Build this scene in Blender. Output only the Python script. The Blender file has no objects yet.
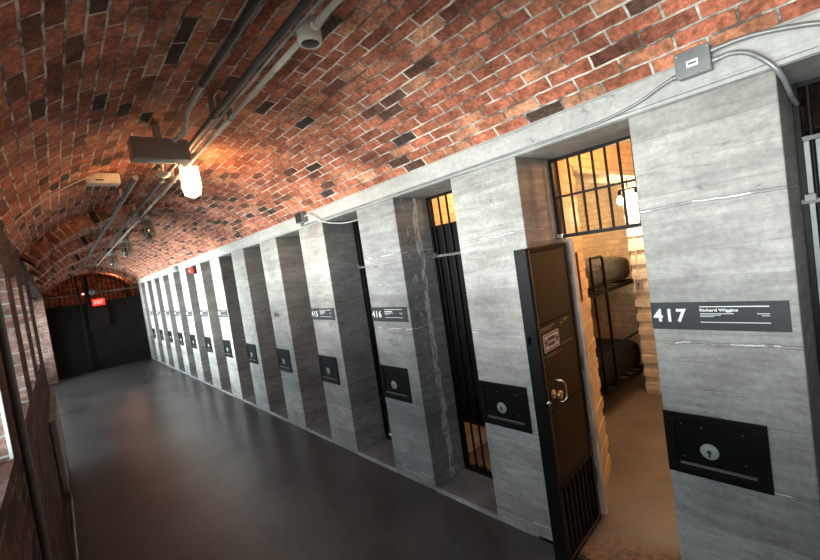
import bpy, math, random
from mathutils import Vector, Matrix
random.seed(7)
SC = bpy.context.scene
COL = SC.collection
PI = math.pi
# ---------------------------------------------------------------- materials
def mat(name, base=(.5,.5,.5), rough=.6, metal=0.0, spec=.5):
    m = bpy.data.materials.new(name); m.use_nodes = True
    b = m.node_tree.nodes['Principled BSDF']
    b.inputs['Base Color'].default_value = (*base, 1); b.inputs['Roughness'].default_value = rough
    b.inputs['Metallic'].default_value = metal; b.inputs['Specular IOR Level'].default_value = spec
    return m
class N:
    """small node helper"""
    def __init__(s, m): s.m = m; s.t = m.node_tree; s.n = s.t.nodes; s.b = s.n['Principled BSDF']
    def new(s, typ, **k):
        n = s.n.new(typ)
        for a, v in k.items(): setattr(n, a, v)
        return n
    def link(s, a, b): s.t.links.new(a, b)
    def coord(s, kind='UV', scale=(1,1,1), loc=(0,0,0)):
        tc = s.new('ShaderNodeTexCoord'); mp = s.new('ShaderNodeMapping')
        mp.inputs['Scale'].default_value = scale; mp.inputs['Location'].default_value = loc
        s.link(tc.outputs[kind], mp.inputs['Vector']); return mp.outputs['Vector']
    def noise(s, vec, scale, detail=4, rough=.55, dist=0):
        n = s.new('ShaderNodeTexNoise'); s.link(vec, n.inputs['Vector'])
        n.inputs['Scale'].default_value = scale; n.inputs['Detail'].default_value = detail
        n.inputs['Roughness'].default_value = rough; n.inputs['Distortion'].default_value = dist
        return n
    def ramp(s, fac, stops, interp='LINEAR'):
        r = s.new('ShaderNodeValToRGB'); r.color_ramp.interpolation = interp
        e = r.color_ramp.elements
        while len(e) < len(stops): e.new(.5)
        for i, (p, c) in enumerate(stops):
            e[i].position = p
            e[i].color = (c, c, c, 1) if isinstance(c, (int, float)) else (*c, 1)
        s.link(fac, r.inputs['Fac']); return r.outputs['Color']
    def mix(s, fac, a, b, mode='MIX'):
        n = s.new('ShaderNodeMix', data_type='RGBA', blend_type=mode)
        for ix, v in ((0, fac), (6, a), (7, b)):
            sock = n.inputs[ix]
            if isinstance(v, (int, float)): sock.default_value = v if ix == 0 else (v, v, v, 1)
            elif isinstance(v, tuple): sock.default_value = (*v, 1)
            else: s.link(v, sock)
        return n.outputs[2]
    def math(s, op, a, b=None):
        n = s.new('ShaderNodeMath', operation=op)
        for sock, v in ((n.inputs[0], a), (n.inputs[1], b)):
            if v is None: continue
            if isinstance(v, (int, float)): sock.default_value = v
            else: s.link(v, sock)
        return n.outputs[0]
    def bump(s, h, strength=.4, dist=.01):
        n = s.new('ShaderNodeBump'); n.inputs['Strength'].default_value = strength
        n.inputs['Distance'].default_value = dist
        s.link(h, n.inputs['Height']); s.link(n.outputs['Normal'], s.b.inputs['Normal'])
    def col(s, c): s.link(c, s.b.inputs['Base Color'])
    def rgh(s, c): s.link(c, s.b.inputs['Roughness'])

def brick_mat(name, stops, mortar, rough=.85, msize=.007, bw=.208, rh=.071, warp=.016, bump=.9, spec=.25, grime=.6):
    m = mat(name, rough=rough, spec=spec); n = N(m)
    uv = n.coord('UV')
    w = n.noise(uv, 9, 3)
    sub = n.new('ShaderNodeVectorMath', operation='SUBTRACT'); sub.inputs[1].default_value = (.5,.5,.5)
    n.link(w.outputs['Color'], sub.inputs[0])
    sc = n.new('ShaderNodeVectorMath', operation='SCALE'); sc.inputs['Scale'].default_value = warp
    n.link(sub.outputs[0], sc.inputs[0])
    ad = n.new('ShaderNodeVectorMath', operation='ADD'); n.link(uv, ad.inputs[0]); n.link(sc.outputs[0], ad.inputs[1])
    b = n.new('ShaderNodeTexBrick'); n.link(ad.outputs[0], b.inputs['Vector'])
    b.offset = .5; b.inputs['Scale'].default_value = 1
    b.inputs['Color1'].default_value = (0,0,0,1); b.inputs['Color2'].default_value = (1,1,1,1)
    b.inputs['Mortar'].default_value = (.5,.5,.5,1)
    b.inputs['Mortar Size'].default_value = msize; b.inputs['Mortar Smooth'].default_value = .25
    b.inputs['Bias'].default_value = 0; b.inputs['Brick Width'].default_value = bw; b.inputs['Row Height'].default_value = rh
    c = n.ramp(b.outputs['Color'], stops, 'LINEAR')
    g = n.noise(uv, 45, 6, .7); g2 = n.noise(uv, 3.0, 4, .6)
    c = n.mix(1, c, n.ramp(g.outputs['Fac'], [(.32, .45 if grime < .8 else .85), (.68, 1.35 if grime < .8 else 1.1)]), 'MULTIPLY')
    g3 = n.noise(uv, 13, 4, .65)
    c = n.mix(1, c, n.ramp(g3.outputs['Fac'], [(.36, .6 if grime < .8 else .9), (.62, 1.15)]), 'MULTIPLY')
    c = n.mix(1, c, n.ramp(g2.outputs['Fac'], [(.36, grime), (.6, 1.12)]), 'MULTIPLY')
    # mortar worn away / dirtied in places
    mm = n.ramp(n.noise(uv, 5, 5, .7).outputs['Fac'], [(.43, tuple(x*(.16 if grime < .8 else .95) for x in mortar)), (.60, mortar)])
    c = n.mix(b.outputs['Fac'], c, mm)
    n.col(c)
    h = n.math('SUBTRACT', n.math('MULTIPLY', g.outputs['Fac'], .5), b.outputs['Fac'])
    n.bump(h, bump, .012)
    return m

M = {}
M['vault'] = brick_mat('vault_brick', [(0,(.07,.05,.045)), (.05,(.12,.07,.05)), (.12,(.32,.11,.07)), (.3,(.52,.165,.095)), (.6,(.68,.22,.125)), (.85,(.72,.27,.15)), (1,(.76,.36,.21))], (.88,.80,.72), msize=.006)
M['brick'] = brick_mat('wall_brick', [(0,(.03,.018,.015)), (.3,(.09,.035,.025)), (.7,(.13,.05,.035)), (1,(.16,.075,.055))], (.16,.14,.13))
M['brick_white'] = brick_mat('painted_brick', [(0,(.74,.70,.62)), (1,(.80,.76,.68))], (.70,.66,.58), rough=.55, msize=.006, bump=.35, grime=.85)
M['brick_sunlit'] = brick_mat('sunlit_brick', [(0,(.34,.17,.13)), (.5,(.45,.24,.18)), (1,(.55,.33,.26))], (.6,.55,.5), msize=.005)  # paler brick for the far jambs, sunlight put into the colour

def concrete(name, lo, hi, streak=False, rough=.72, joint=True):
    m = mat(name, rough=rough); n = N(m)
    o = n.coord('Object')
    st = n.coord('Object', (3, 3, 26))
    st = n.coord('Object', (2.2, 2.2, 13))
    a = n.noise(st, 1.6, 6, .66, .6); b = n.noise(o, 2.2, 5, .6); c = n.noise(o, 38, 6, .7)
    f = n.math('ADD', n.math('MULTIPLY', a.outputs['Fac'], .5), n.math('MULTIPLY', b.outputs['Fac'], .5))
    col = n.ramp(f, [(.36, lo), (.5, tuple((x+y)/2 for x, y in zip(lo, hi))), (.62, hi)])
    col = n.mix(1, col, n.ramp(c.outputs['Fac'], [(.3, .78), (.62, 1.05)]), 'MULTIPLY')
    # tone of the single form boards, and the seams between them
    sb = n.new('ShaderNodeSeparateXYZ'); n.link(o, sb.inputs[0])
    bz = n.math('DIVIDE', n.math('ADD', sb.outputs['Z'], n.math('MULTIPLY', n.noise(o, 1.2, 2).outputs['Fac'], .06)), .128)
    wn = n.new('ShaderNodeTexWhiteNoise', noise_dimensions='1D'); n.link(n.math('FLOOR', bz), wn.inputs['W'])
    col = n.mix(1, col, n.ramp(wn.outputs['Value'], [(0, .86), (1, 1.1)]), 'MULTIPLY')
    seam = n.math('LESS_THAN', n.math('FRACT', bz), .022)
    col = n.mix(n.math('MULTIPLY', seam, .3), col, tuple(x*.4 for x in lo))
    # dark scuffs and knots
    sc = n.noise(n.coord('Object', (4, 4, 11), (3.1, 1.7, .4)), 1.5, 4, .6, .6)
    col = n.mix(n.ramp(sc.outputs['Fac'], [(.66, 0.0), (.74, .6)]), col, tuple(x*.35 for x in lo))
    if joint:   # pour joints with pale lime in them
        sx = n.new('ShaderNodeSeparateXYZ'); n.link(o, sx.inputs[0])
        zz = n.math('ADD', sx.outputs['Z'], n.math('MULTIPLY', n.noise(o, 5, 4).outputs['Fac'], .05))
        fr = n.math('ABSOLUTE', n.math('SUBTRACT', n.math('FRACT', n.math('DIVIDE', n.math('ADD', zz, .18), .62)), .5))
        line = n.math('LESS_THAN', fr, .005)
        thr = n.math('GREATER_THAN', n.noise(n.coord('Object', (1,1,1), (5,2,0)), 6, 3).outputs['Fac'], .5)
        col = n.mix(n.math('MULTIPLY', line, thr), col, (.7,.69,.67))
        dl = n.math('LESS_THAN', n.math('ABSOLUTE', n.math('SUBTRACT', fr, .009)), .003)
        col = n.mix(n.math('MULTIPLY', dl, .55), col, (.06,.06,.06))
    if streak:  # lime run-down on the side of one pier
        sx2 = n.new('ShaderNodeSeparateXYZ'); n.link(o, sx2.inputs[0])
        xo = n.math('ADD', sx2.outputs['X'], n.math('MULTIPLY', n.noise(o, 4, 4).outputs['Fac'], .12))
        near = n.math('LESS_THAN', n.math('ABSOLUTE', n.math('SUBTRACT', xo, .27)), .028)
        blot = n.math('GREATER_THAN', n.noise(n.coord('Object', (7, 7, 2.5)), 3, 5, .75).outputs['Fac'], .47)
        col = n.mix(n.math('MULTIPLY', near, blot), col, (.62,.62,.6))
        near2 = n.math('LESS_THAN', n.math('ABSOLUTE', n.math('SUBTRACT', xo, .17)), .035)
        blot2 = n.math('GREATER_THAN', n.noise(n.coord('Object', (6, 6, 3.5), (2,0,1)), 3, 5, .8).outputs['Fac'], .585)
        col = n.mix(n.math('MULTIPLY', near2, blot2), col, (.5,.5,.48))
    n.col(col)
    hh = n.math('ADD', a.outputs['Fac'], n.math('MULTIPLY', c.outputs['Fac'], .5))
    n.bump(hh, .35, .008)
    return m
M['concrete'] = concrete('board_formed_concrete', (.24,.23,.215), (.47,.455,.43))
M['concrete_drip'] = concrete('limed_concrete', (.17,.172,.172), (.37,.37,.36), streak=True)
M['slab'] = concrete('slab_concrete', (.10,.10,.10), (.22,.22,.22), joint=False)
M['edge'] = concrete('worn_edge', (.25,.25,.24), (.5,.5,.48), joint=False)
M['beam'] = concrete('painted_beam', (.33,.33,.32), (.46,.46,.44), joint=False, rough=.6)

def floor_mat():
    m = mat('polished_floor', rough=.35, spec=.5); n = N(m); o = n.coord('Object')
    a = n.noise(o, .9, 6, .65, .5); b = n.noise(o, 22, 6, .75)
    a2 = n.noise(o, .7, 2, .5); c = n.ramp(a.outputs['Fac'], [(.35, (.038,.036,.034)), (.6, (.078,.074,.069))])
    c = n.mix(1, c, n.ramp(b.outputs['Fac'], [(.35, .8), (.7, 1.25)]), 'MULTIPLY'); n.col(c)
    n.rgh(n.ramp(a2.outputs['Fac'], [(.3, .27), (.7, .33)])); n.bump(b.outputs['Fac'], .06, .004)
    return m
M['floor'] = floor_mat()
def cell_floor_mat():
    m = mat('cell_floor_paint', rough=.4); n = N(m); o = n.coord('Object')
    a = n.noise(o, 2.2, 5, .6); b = n.noise(o, 26, 7, .78)
    c = n.ramp(a.outputs['Fac'], [(.35, (.15,.125,.11)), (.65, (.22,.185,.165))])
    sx = n.new('ShaderNodeSeparateXYZ'); n.link(o, sx.inputs[0])
    zone = n.ramp(n.math('ADD', n.math('ADD', sx.outputs['X'], n.math('MULTIPLY', sx.outputs['Y'], .45)), n.math('MULTIPLY', n.noise(o, 4, 4).outputs['Fac'], .35)), [(.78, 1.0), (1.05, 0.0)])
    worn = n.math('MULTIPLY', zone, n.ramp(b.outputs['Fac'], [(.47, 0.0), (.53, 1.0)]))
    c = n.mix(worn, c, (.42,.25,.14))
    c = n.mix(n.math('MULTIPLY', zone, n.ramp(n.noise(o, 30, 6, .8).outputs['Fac'], [(.58, 0.0), (.63, 1.0)])), c, (.05,.035,.025))
    n.col(c); n.bump(n.math('MULTIPLY', b.outputs['Fac'], zone), .9, .015)
    return m
M['cell_floor'] = cell_floor_mat()
def iron(name, base, rough, chip=(.35,.33,.3), spec=.5):
    m = mat(name, base, rough, 0, spec); n = N(m); o = n.coord('Object')
    a = n.noise(o, 60, 5, .7); b = n.noise(o, 5, 4)
    c = n.mix(n.ramp(a.outputs['Fac'], [(.70, 0.0), (.74, .8)]), n.ramp(b.outputs['Fac'], [(.3, tuple(x*.7 for x in base)), (.7, tuple(x*1.3 for x in base))]), chip)
    n.col(c); n.bump(a.outputs['Fac'], .15, .003); return m
M['brick_warm_lit'] = brick_mat('warm_lit_brick', [(0,(.74,.60,.40)), (1,(.82,.68,.47))], (.64,.52,.34), rough=.55, msize=.006, bump=.35, grime=.85)  # painted cell brick with the warm orange lamplight mixed into its colour
M['iron'] = iron('black_iron', (.007,.007,.007), .45, (.3,.29,.27), .12)
M['rust'] = iron('rusty_iron', (.12,.05,.03), .7)
M['matt_iron'] = iron('matt_iron', (.012,.010,.009), .8, (.05,.04,.04), .1)
M['iron_door'] = iron('brown_black_iron', (.009,.006,.005), .32, (.2,.18,.16), .22)
M['iron_edge'] = iron('chipped_iron', (.13,.12,.11), .5, (.6,.58,.55))
M['grey_sheet'] = iron('grey_sheet', (.27,.28,.29), .5, (.3,.3,.3))
M['sign'] = mat('sign_grey', (.038,.040,.043), .5, 0, .25)
M['white'] = mat('white_lettering', (.85,.85,.85), .5)
M['offwhite'] = mat('faded_lettering', (.32,.29,.26), .6)
M['stencil'] = mat('stencil_black', (.06,.06,.06), .7)
M['escutcheon'] = iron('escutcheon_metal', (.33,.36,.31), .42, (.6,.6,.55))
M['keyhole'] = mat('keyhole', (.01,.01,.01), .6)
M['brass'] = mat('brass', (.75,.52,.25), .28, 1)
M['chrome'] = mat('chrome', (.75,.72,.68), .25, 1)
M['galv'] = iron('galvanised', (.30,.31,.31), .45, (.5,.5,.5))
M['galv'].node_tree.nodes['Principled BSDF'].inputs['Metallic'].default_value = .5
M['box_metal'] = iron('box_metal', (.20,.21,.215), .45, (.4,.4,.4))
M['cream'] = iron('cream_paint', (.76,.71,.60), .5, (.25,.2,.15))
M['pipe_dark'] = iron('dark_pipe', (.10,.105,.10), .4, (.3,.3,.28))
M['pipe_blue'] = iron('blue_grey_pipe', (.14,.16,.19), .4)
M['pipe_white'] = iron('white_cable', (.55,.54,.5), .45)
M['beige'] = mat('beige_plastic', (.42,.38,.30), .5)
M['dark'] = mat('black_plastic', (.02,.02,.02), .4)
M['jamb'] = iron('cream_jamb', (.72,.64,.55), .5, (.4,.3,.2))
M['plaster'] = mat('cream_plaster', (.66,.58,.47), .7)
M['wood'] = mat('window_white', (.8,.8,.78), .5)
M['frame_dark'] = mat('window_dark', (.05,.05,.045), .5)
M['radiator'] = iron('radiator_paint', (.26,.26,.26), .5)
def vinyl(name, c):
    m = mat(name, c, .32 if c[0] > .02 else .65, 0, .5 if c[0] > .02 else .15); n = N(m); o = n.coord('Object', (2, 6, 6))
    a = n.noise(o, 2.5, 4, .6, 1.2); n.bump(a.outputs['Fac'], .6, .04); return m
M['vinyl'] = vinyl('grey_vinyl', (.035,.035,.037)); M['fabric'] = vinyl('dark_cover', (.012,.012,.017))
def emit(name, c, s, base=None):
    m = mat(name, base or c, .4); b = m.node_tree.nodes['Principled BSDF']
    b.inputs['Emission Color'].default_value = (*c, 1); b.inputs['Emission Strength'].default_value = s; return m
M['glow'] = emit('lit_glass', (1, .58, .26), 75)
M['bulb'] = emit('bulb_glow', (1, .72, .36), 30)
M['red'] = emit('red_glow', (1, .05, .035), 1.0)
M['red_core'] = emit('red_core', (1, .35, .3), 3)
M['exit_red'] = emit('exit_red', (1, .02, .012), 1.3)
M['exit_text'] = emit('exit_letters', (1, .3, .25), 1.6)
M['teal'] = mat('teal_plastic', (.12,.22,.21), .4)
def glass_mat(name, tint=(.9,.95,.95), gl=.12):
    m = bpy.data.materials.new(name); m.use_nodes = True; t = m.node_tree; t.nodes.clear()
    o = t.nodes.new('ShaderNodeOutputMaterial'); a = t.nodes.new('ShaderNodeBsdfTransparent'); g = t.nodes.new('ShaderNodeBsdfGlossy')
    a.inputs['Color'].default_value = (*tint, 1); g.inputs['Roughness'].default_value = .08; mx = t.nodes.new('ShaderNodeMixShader')
    mx.inputs[0].default_value = gl; t.links.new(a.outputs[0], mx.inputs[1]); t.links.new(g.outputs[0], mx.inputs[2]); t.links.new(mx.outputs[0], o.inputs[0]); return m
M['glass'] = glass_mat('window_glass', gl=.06)
M['jar'] = glass_mat('lamp_jar_glass', (.62,.66,.62), .25)

# ---------------------------------------------------------------- mesh helper
class MB:
    def __init__(s): s.v = []; s.f = []; s.uv = []; s.sm = []
    def add(s, vs, fs, uvs=None, smooth=False):
        b = len(s.v); s.v += [Vector(v) for v in vs]
        for i, f in enumerate(fs):
            s.f.append([b+j for j in f]); s.uv.append(uvs[i] if uvs else None); s.sm.append(smooth)
        return s
    def box(s, x0, x1, y0, y1, z0, z1, mtx=None):
        vs = [Vector((x, y, z)) for x in (x0, x1) for y in (y0, y1) for z in (z0, z1)]
        if mtx: vs = [mtx @ v for v in vs]
        return s.add(vs, [(0,1,3,2),(4,6,7,5),(0,4,5,1),(2,3,7,6),(0,2,6,4),(1,5,7,3)])
    def tube(s, pts, r, seg=10, caps=True):
        pts = [Vector(p) for p in pts]; n = len(pts); rs = r if isinstance(r, (list, tuple)) else [r]*n
        vs = []; prev = None
        for i, p in enumerate(pts):
            t = (pts[min(i+1, n-1)] - pts[max(i-1, 0)]).normalized()
            if prev is None:
                a = Vector((0,0,1)) if abs(t.z) < .9 else Vector((1,0,0)); u = t.cross(a).normalized()
            else: u = (prev - t*prev.dot(t)).normalized()
            prev = u; w = t.cross(u)
            vs += [p + (u*math.cos(k*2*PI/seg) + w*math.sin(k*2*PI/seg))*rs[i] for k in range(seg)]
        fs = [(i*seg+k, i*seg+(k+1) % seg, (i+1)*seg+(k+1) % seg, (i+1)*seg+k) for i in range(n-1) for k in range(seg)]
        s.add(vs, fs, None, True)
        if caps:
            s.add([vs[k] for k in range(seg)], [tuple(range(seg))[::-1]]); s.add(vs[-seg:], [tuple(range(seg))])
        return s
    def cyl(s, a, b, r, seg=16): return s.tube([a, b], r, seg)
    def lathe(s, prof, mtx=None, seg=20):      # prof: (radius, height) along local z
        vs = [Vector((r*math.cos(k*2*PI/seg), r*math.sin(k*2*PI/seg), h)) for r, h in prof for k in range(seg)]
        if mtx: vs = [mtx @ v for v in vs]
        fs = [(i*seg+k, i*seg+(k+1) % seg, (i+1)*seg+(k+1) % seg, (i+1)*seg+k) for i in range(len(prof)-1) for k in range(seg)]
        s.add(vs, fs, None, True)
        if prof[0][0] > 1e-4: s.add(vs[:seg], [tuple(range(seg))[::-1]])
        if prof[-1][0] > 1e-4: s.add(vs[-seg:], [tuple(range(seg))])
        return s
    def prism(s, poly, axis, a, b):            # poly of 2-D points, extruded along axis from a to b
        def P(p, t):
            return {'x': (t, p[0], p[1]), 'y': (p[0], t, p[1]), 'z': (p[0], p[1], t)}[axis]
        n = len(poly); vs = [P(p, a) for p in poly] + [P(p, b) for p in poly]
        fs = [(i, (i+1) % n, n+(i+1) % n, n+i) for i in range(n)] + [tuple(range(n))[::-1], tuple(range(n, 2*n))]
        return s.add(vs, fs)
    def build(s, name, m, parent=None, loc=(0,0,0), bevel=0, rot=None):
        me = bpy.data.meshes.new(name); me.from_pydata([tuple(v) for v in s.v], [], s.f)
        me.validate(clean_customdata=False)
        ul = me.uv_layers.new(name='UVMap')
        for p in me.polygons:
            g = s.uv[p.index] if p.index < len(s.uv) else None
            nn = p.normal
            for k, li in enumerate(p.loop_indices):
                co = me.vertices[me.loops[li].vertex_index].co
                if g: ul.data[li].uv = g[k]
                elif abs(nn.x) >= abs(nn.y) and abs(nn.x) >= abs(nn.z): ul.data[li].uv = (co.y, co.z)
                elif abs(nn.y) >= abs(nn.z): ul.data[li].uv = (co.x, co.z)
                else: ul.data[li].uv = (co.y, co.x)
            p.use_smooth = s.sm[p.index] if p.index < len(s.sm) else False
        import bmesh
        bm = bmesh.new(); bm.from_mesh(me); bmesh.ops.recalc_face_normals(bm, faces=bm.faces); bm.to_mesh(me); bm.free()
        me.materials.append(M[m] if isinstance(m, str) else m)
        o = bpy.data.objects.new(name, me); COL.objects.link(o); o.location = loc
        if rot: o.rotation_euler = rot
        if parent: o.parent = parent
        if bevel:
            b = o.modifiers.new('bevel', 'BEVEL'); b.width = bevel; b.segments = 2; b.limit_method = 'ANGLE'
        return o
def B(*a): return MB().box(*a)
def empty(name, loc=(0,0,0), rz=0, parent=None):
    o = bpy.data.objects.new(name, None); COL.objects.link(o); o.location = loc; o.rotation_euler = (0,0,rz)
    o.empty_display_size = .1
    if parent: o.parent = parent
    return o
def tag(o, label=None, cat=None, group=None, kind=None):
    if label: o['label'] = label
    if cat: o['category'] = cat
    if group: o['group'] = group
    if kind: o['kind'] = kind
    return o
def structure(o, label=None): return tag(o, label, 'wall' if False else None, None, 'structure')
def copy_tree(o, parent=None):
    c = o.copy(); COL.objects.link(c); c.parent = parent
    for ch in list(o.children): copy_tree(ch, c)
    return c
_fontc = {}
def text_mb(txt, w, h, bold=.0, space=1.0):
    """lettering lying in the XY plane, its lower left corner at the origin, fitted to w x h"""
    key = (txt, bold, space)
    if key not in _fontc:
        cu = bpy.data.curves.new('lettering', 'FONT'); cu.body = txt; cu.offset = bold; cu.space_character = space
        cu.resolution_u = 3; cu.extrude = 0.02
        ob = bpy.data.objects.new('lettering', cu); COL.objects.link(ob)
        dg = bpy.context.evaluated_depsgraph_get(); me = bpy.data.meshes.new_from_object(ob.evaluated_get(dg))
        vs = [v.co.copy() for v in me.vertices]; fs = [tuple(p.vertices) for p in me.polygons]
        bpy.data.objects.remove(ob); bpy.data.curves.remove(cu); bpy.data.meshes.remove(me); _fontc[key] = (vs, fs)
    vs, fs = _fontc[key]
    x0 = min(v.x for v in vs); x1 = max(v.x for v in vs); y0 = min(v.y for v in vs); y1 = max(v.y for v in vs)
    return [Vector(((v.x-x0)/(x1-x0)*w, (v.y-y0)/(y1-y0)*h, .0006 if v.z > 0 else -.0006)) for v in vs], fs
# frame of writing on the right hand wall: local x -> -Y, local y -> +Z, local z -> -X
WALLM = Matrix(((0,0,-1,0),(-1,0,0,0),(0,1,0,0),(0,0,0,1)))

# ---------------------------------------------------------------- dimensions (metres)
P, W, A, D, H = 1.1454, .5201, .2370, .36, 2.40
XL = -2.30; YN = -3.2; YF = 15.6; YB = 19.0
R_V = 1.53; XC = -1.15; ZC = 3.04 - R_V; HALF = 1.15
Z_SP = ZC + math.sqrt(R_V**2 - HALF**2)          # height of the springing
def py(k): return A + k*P

# ---------------------------------------------------------------- setting
structure(B(XL-.3, .02, YN, YB, -.12, 0).build('floor', 'floor'))
wr = empty('wall_right'); structure(wr)
for k in range(-3, 14):
    y0, y1 = py(k), min(py(k)+W, YF)
    B(0, .42, y0, y1, 0, H).build('pier', 'concrete_drip' if k == 2 else 'concrete', wr, bevel=.006)
B(0, .42, YN, YF, H, H+.45).build('lintel', 'concrete', wr)
ts = empty('floor.001'); structure(ts)
for k in range(-3, 13):
    y0, y1 = py(k)+W, py(k+1)
    if k == 0: continue
    B(.012, .46, y0, y1, -.05, .03).build('threshold', 'slab', ts)
    B(0, .012, y0, y1, -.05, .031).build('threshold_edge', 'edge', ts)
k = 0
B(0, 3.5, py(0)+W-.03, py(1)+.2, -.05, .03).build('cell_slab', 'cell_floor', ts)
B(.42, 3.5, py(1)+.2, 2.70, -.05, .03).build('cell_slab', 'cell_floor', ts)
# blind recesses further down are shut by an iron sheet
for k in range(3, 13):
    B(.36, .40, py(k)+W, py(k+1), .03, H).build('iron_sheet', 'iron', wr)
# cornice between the piers and the brick vault
cn = MB().prism([(0, 2.402), (-.012, 2.404), (-.016, 2.418), (-.006, 2.426), (-.014, 2.44), (-.022, 2.55), (.05, 2.56), (.05, 2.402)], 'y', YN, YF)
structure(cn.build('trim_1', 'beam'))

# vault
vt = MB(); SEG = 30
amax = math.asin((HALF+.02)/R_V)
def arc(a, r=R_V): return (XC + r*math.sin(a), ZC + r*math.cos(a))
angs = [-amax + 2*amax*i/SEG for i in range(SEG+1)]
ys = [YN + (YB-YN)*j/24 for j in range(25)]
rings = []
for yy in ys:
    for a in angs: rings.append((arc(a)[0], yy, arc(a)[1]))
fs = []; uvs = []
for j in range(24):
    for i in range(SEG):
        fs.append((j*(SEG+1)+i, j*(SEG+1)+i+1, (j+1)*(SEG+1)+i+1, (j+1)*(SEG+1)+i))
        uvs.append([(ys[j], R_V*angs[i]), (ys[j], R_V*angs[i+1]), (ys[j+1], R_V*angs[i+1]), (ys[j+1], R_V*angs[i])])
vt.add(rings, fs, uvs, True)
# outer back of the vault, so that it has its real thickness
out = []
for yy in (YN, YB):
    for a in angs: out.append((arc(a, R_V+.2)[0], yy, arc(a, R_V+.2)[1]))
vt.add(out, [(i+1, i, SEG+1+i, SEG+2+i) for i in range(SEG)])
ceil = vt.build('ceiling', 'vault')
for f in ceil.data.polygons: pass
structure(ceil)
def rib(y0, y1, drop, name='brick_rib', parent=ceil):
    m = MB(); rr = R_V - drop
    am = math.asin(min(.999, HALF/R_V))
    an = [-am + 2*am*i/28 for i in range(29)]
    for i in range(28):
        a, b = an[i], an[i+1]
        fall = lambda t: drop*max(.02, min(1, (.35-t)/.7)) if parent is ceil else drop
        rr = R_V - drop
        pa, pb = arc(a, R_V-fall(a)), arc(b, R_V-fall(b)); qa, qb = arc(a, R_V+.01), arc(b, R_V+.01)
        for yy in (y0, y1):
            m.add([(pa[0],yy,pa[1]), (pb[0],yy,pb[1]), (qb[0],yy,qb[1]), (qa[0],yy,qa[1])], [(0,1,2,3)],
                  [[(0, rr*a), (0, rr*b), (drop, rr*b), (drop, rr*a)]])
        m.add([(pa[0],y0,pa[1]), (pb[0],y0,pb[1]), (pb[0],y1,pb[1]), (pa[0],y1,pa[1])], [(0,1,2,3)],
              [[(0, rr*a), (0, rr*b), (y1-y0, rr*b), (y1-y0, rr*a)]], True)
    return m.build(name, 'vault', parent)
for yy, dr in ((5.8, .14), (7.8, .14), (10.3, .13), (12.9, .12)): rib(yy, yy+.42, dr)

# left wall: brick with window openings (sill 1.40, head 2.22) and one long window bay further down
wl = empty('wall_left'); structure(wl)
WIN = [(-.45, .45), (.75, 1.25), (1.5, 2.10), (2.72, 3.30), (3.75, 4.40), (5.05, 5.72)]
T = .14; ZS, ZH = 1.40, 2.22
BAY = (6.75, 14.95)
m = MB(); edges = [YN] + [v for w in WIN for v in w] + [BAY[0]]
m.box(XL-T, XL, YN, BAY[0], 0, ZS); m.box(XL-T, XL, YN, BAY[0], ZH, 2.62)
for i in range(0, len(edges), 2): m.box(XL-T, XL, edges[i], edges[i+1], ZS, ZH)
m.box(XL-.48, XL, BAY[1], YB, 0, 2.62)                      # end of the bay, facing down the corridor
m.box(XL-.48, XL, *BAY, 2.36, 2.62)
m.box(XL-.48, XL, BAY[0]-.3, BAY[0], 0, 2.62)
m.box(XL-.48, XL-.4, *BAY, 0, .75); m.box(XL-.48, XL-.4, *BAY, 2.25, 2.62)
for i in range(4):
    y = BAY[0] + (i+1)*(BAY[1]-BAY[0])/5; m.box(XL-.48, XL-.4, y-.12, y+.12, .75, 2.25)
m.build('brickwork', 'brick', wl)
for (a, b) in WIN: B(XL-T, XL-.001, b-.012, b-.001, ZS, ZH).build('lit_reveal', 'brick_sunlit', wl)  # thin slabs of paler brick, painted as sunlit jamb faces
B(XL-.39, XL-.001, BAY[1]-.012, BAY[1]-.001, .0, 2.35).build('lit_reveal', 'brick_sunlit', wl)
for n, (a, b) in enumerate(WIN):
    w = empty('window_%d' % (n+1), (XL-T+.03, a, ZS)); structure(w)
    f = MB(); h = ZH-ZS; l = b-a
    for q in ((0, l, 0, .05), (0, l, h-.05, h), (0, .05, .05, h-.05), (l-.05, l, .05, h-.05), (l/2-.015, l/2+.015, .05, h-.05), (.05, l-.05, h*.5-.012, h*.5+.012)):
        f.box(-.02, .02, *q)
    f.build('window_frame', 'frame_dark', w)
    B(-.002, .002, .05, l-.05, .05, h-.05).build('pane', 'glass', w)
    B(-.02, T-.035, 0, l, -.05, -.001).build('window_sill', 'slab', w)
for i in range(5):
    s = (BAY[1]-BAY[0])/5; a = BAY[0]+i*s+(.12 if i else 0); b = BAY[0]+(i+1)*s-(.12 if i < 4 else 0)
    w = empty('window_%d' % (len(WIN)+i+1), (XL-.44, a, .75)); structure(w)
    f = MB(); h = 1.5; l = b-a
    for q in ((0, l, 0, .05), (0, l, h-.05, h), (0, .05, .05, h-.05), (l-.05, l, .05, h-.05), (l/2-.015, l/2+.015, .05, h-.05)):
        f.box(-.02, .02, *q)
    f.build('window_frame', 'frame_dark', w)
    B(-.002, .002, .05, l-.05, .05, h-.05).build('pane', 'glass', w)
structure(B(XL-14, XL-T-.01, YN-8, YB+4, -.12, -.02).build('floor', 'slab'))
# near end wall behind the camera, far end wall beyond the gate
structure(B(XL-.5, .5, YN-.2, YN, -.1, 3.3).build('wall_back', 'brick'))
structure(B(XL-.5, .5, YB, YB+.2, -.1, 3.3).build('wall_front', 'vault'))
structure(B(0, .2, YF, YB, 0, 2.7).build('wall_lobby', 'brick'))

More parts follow.
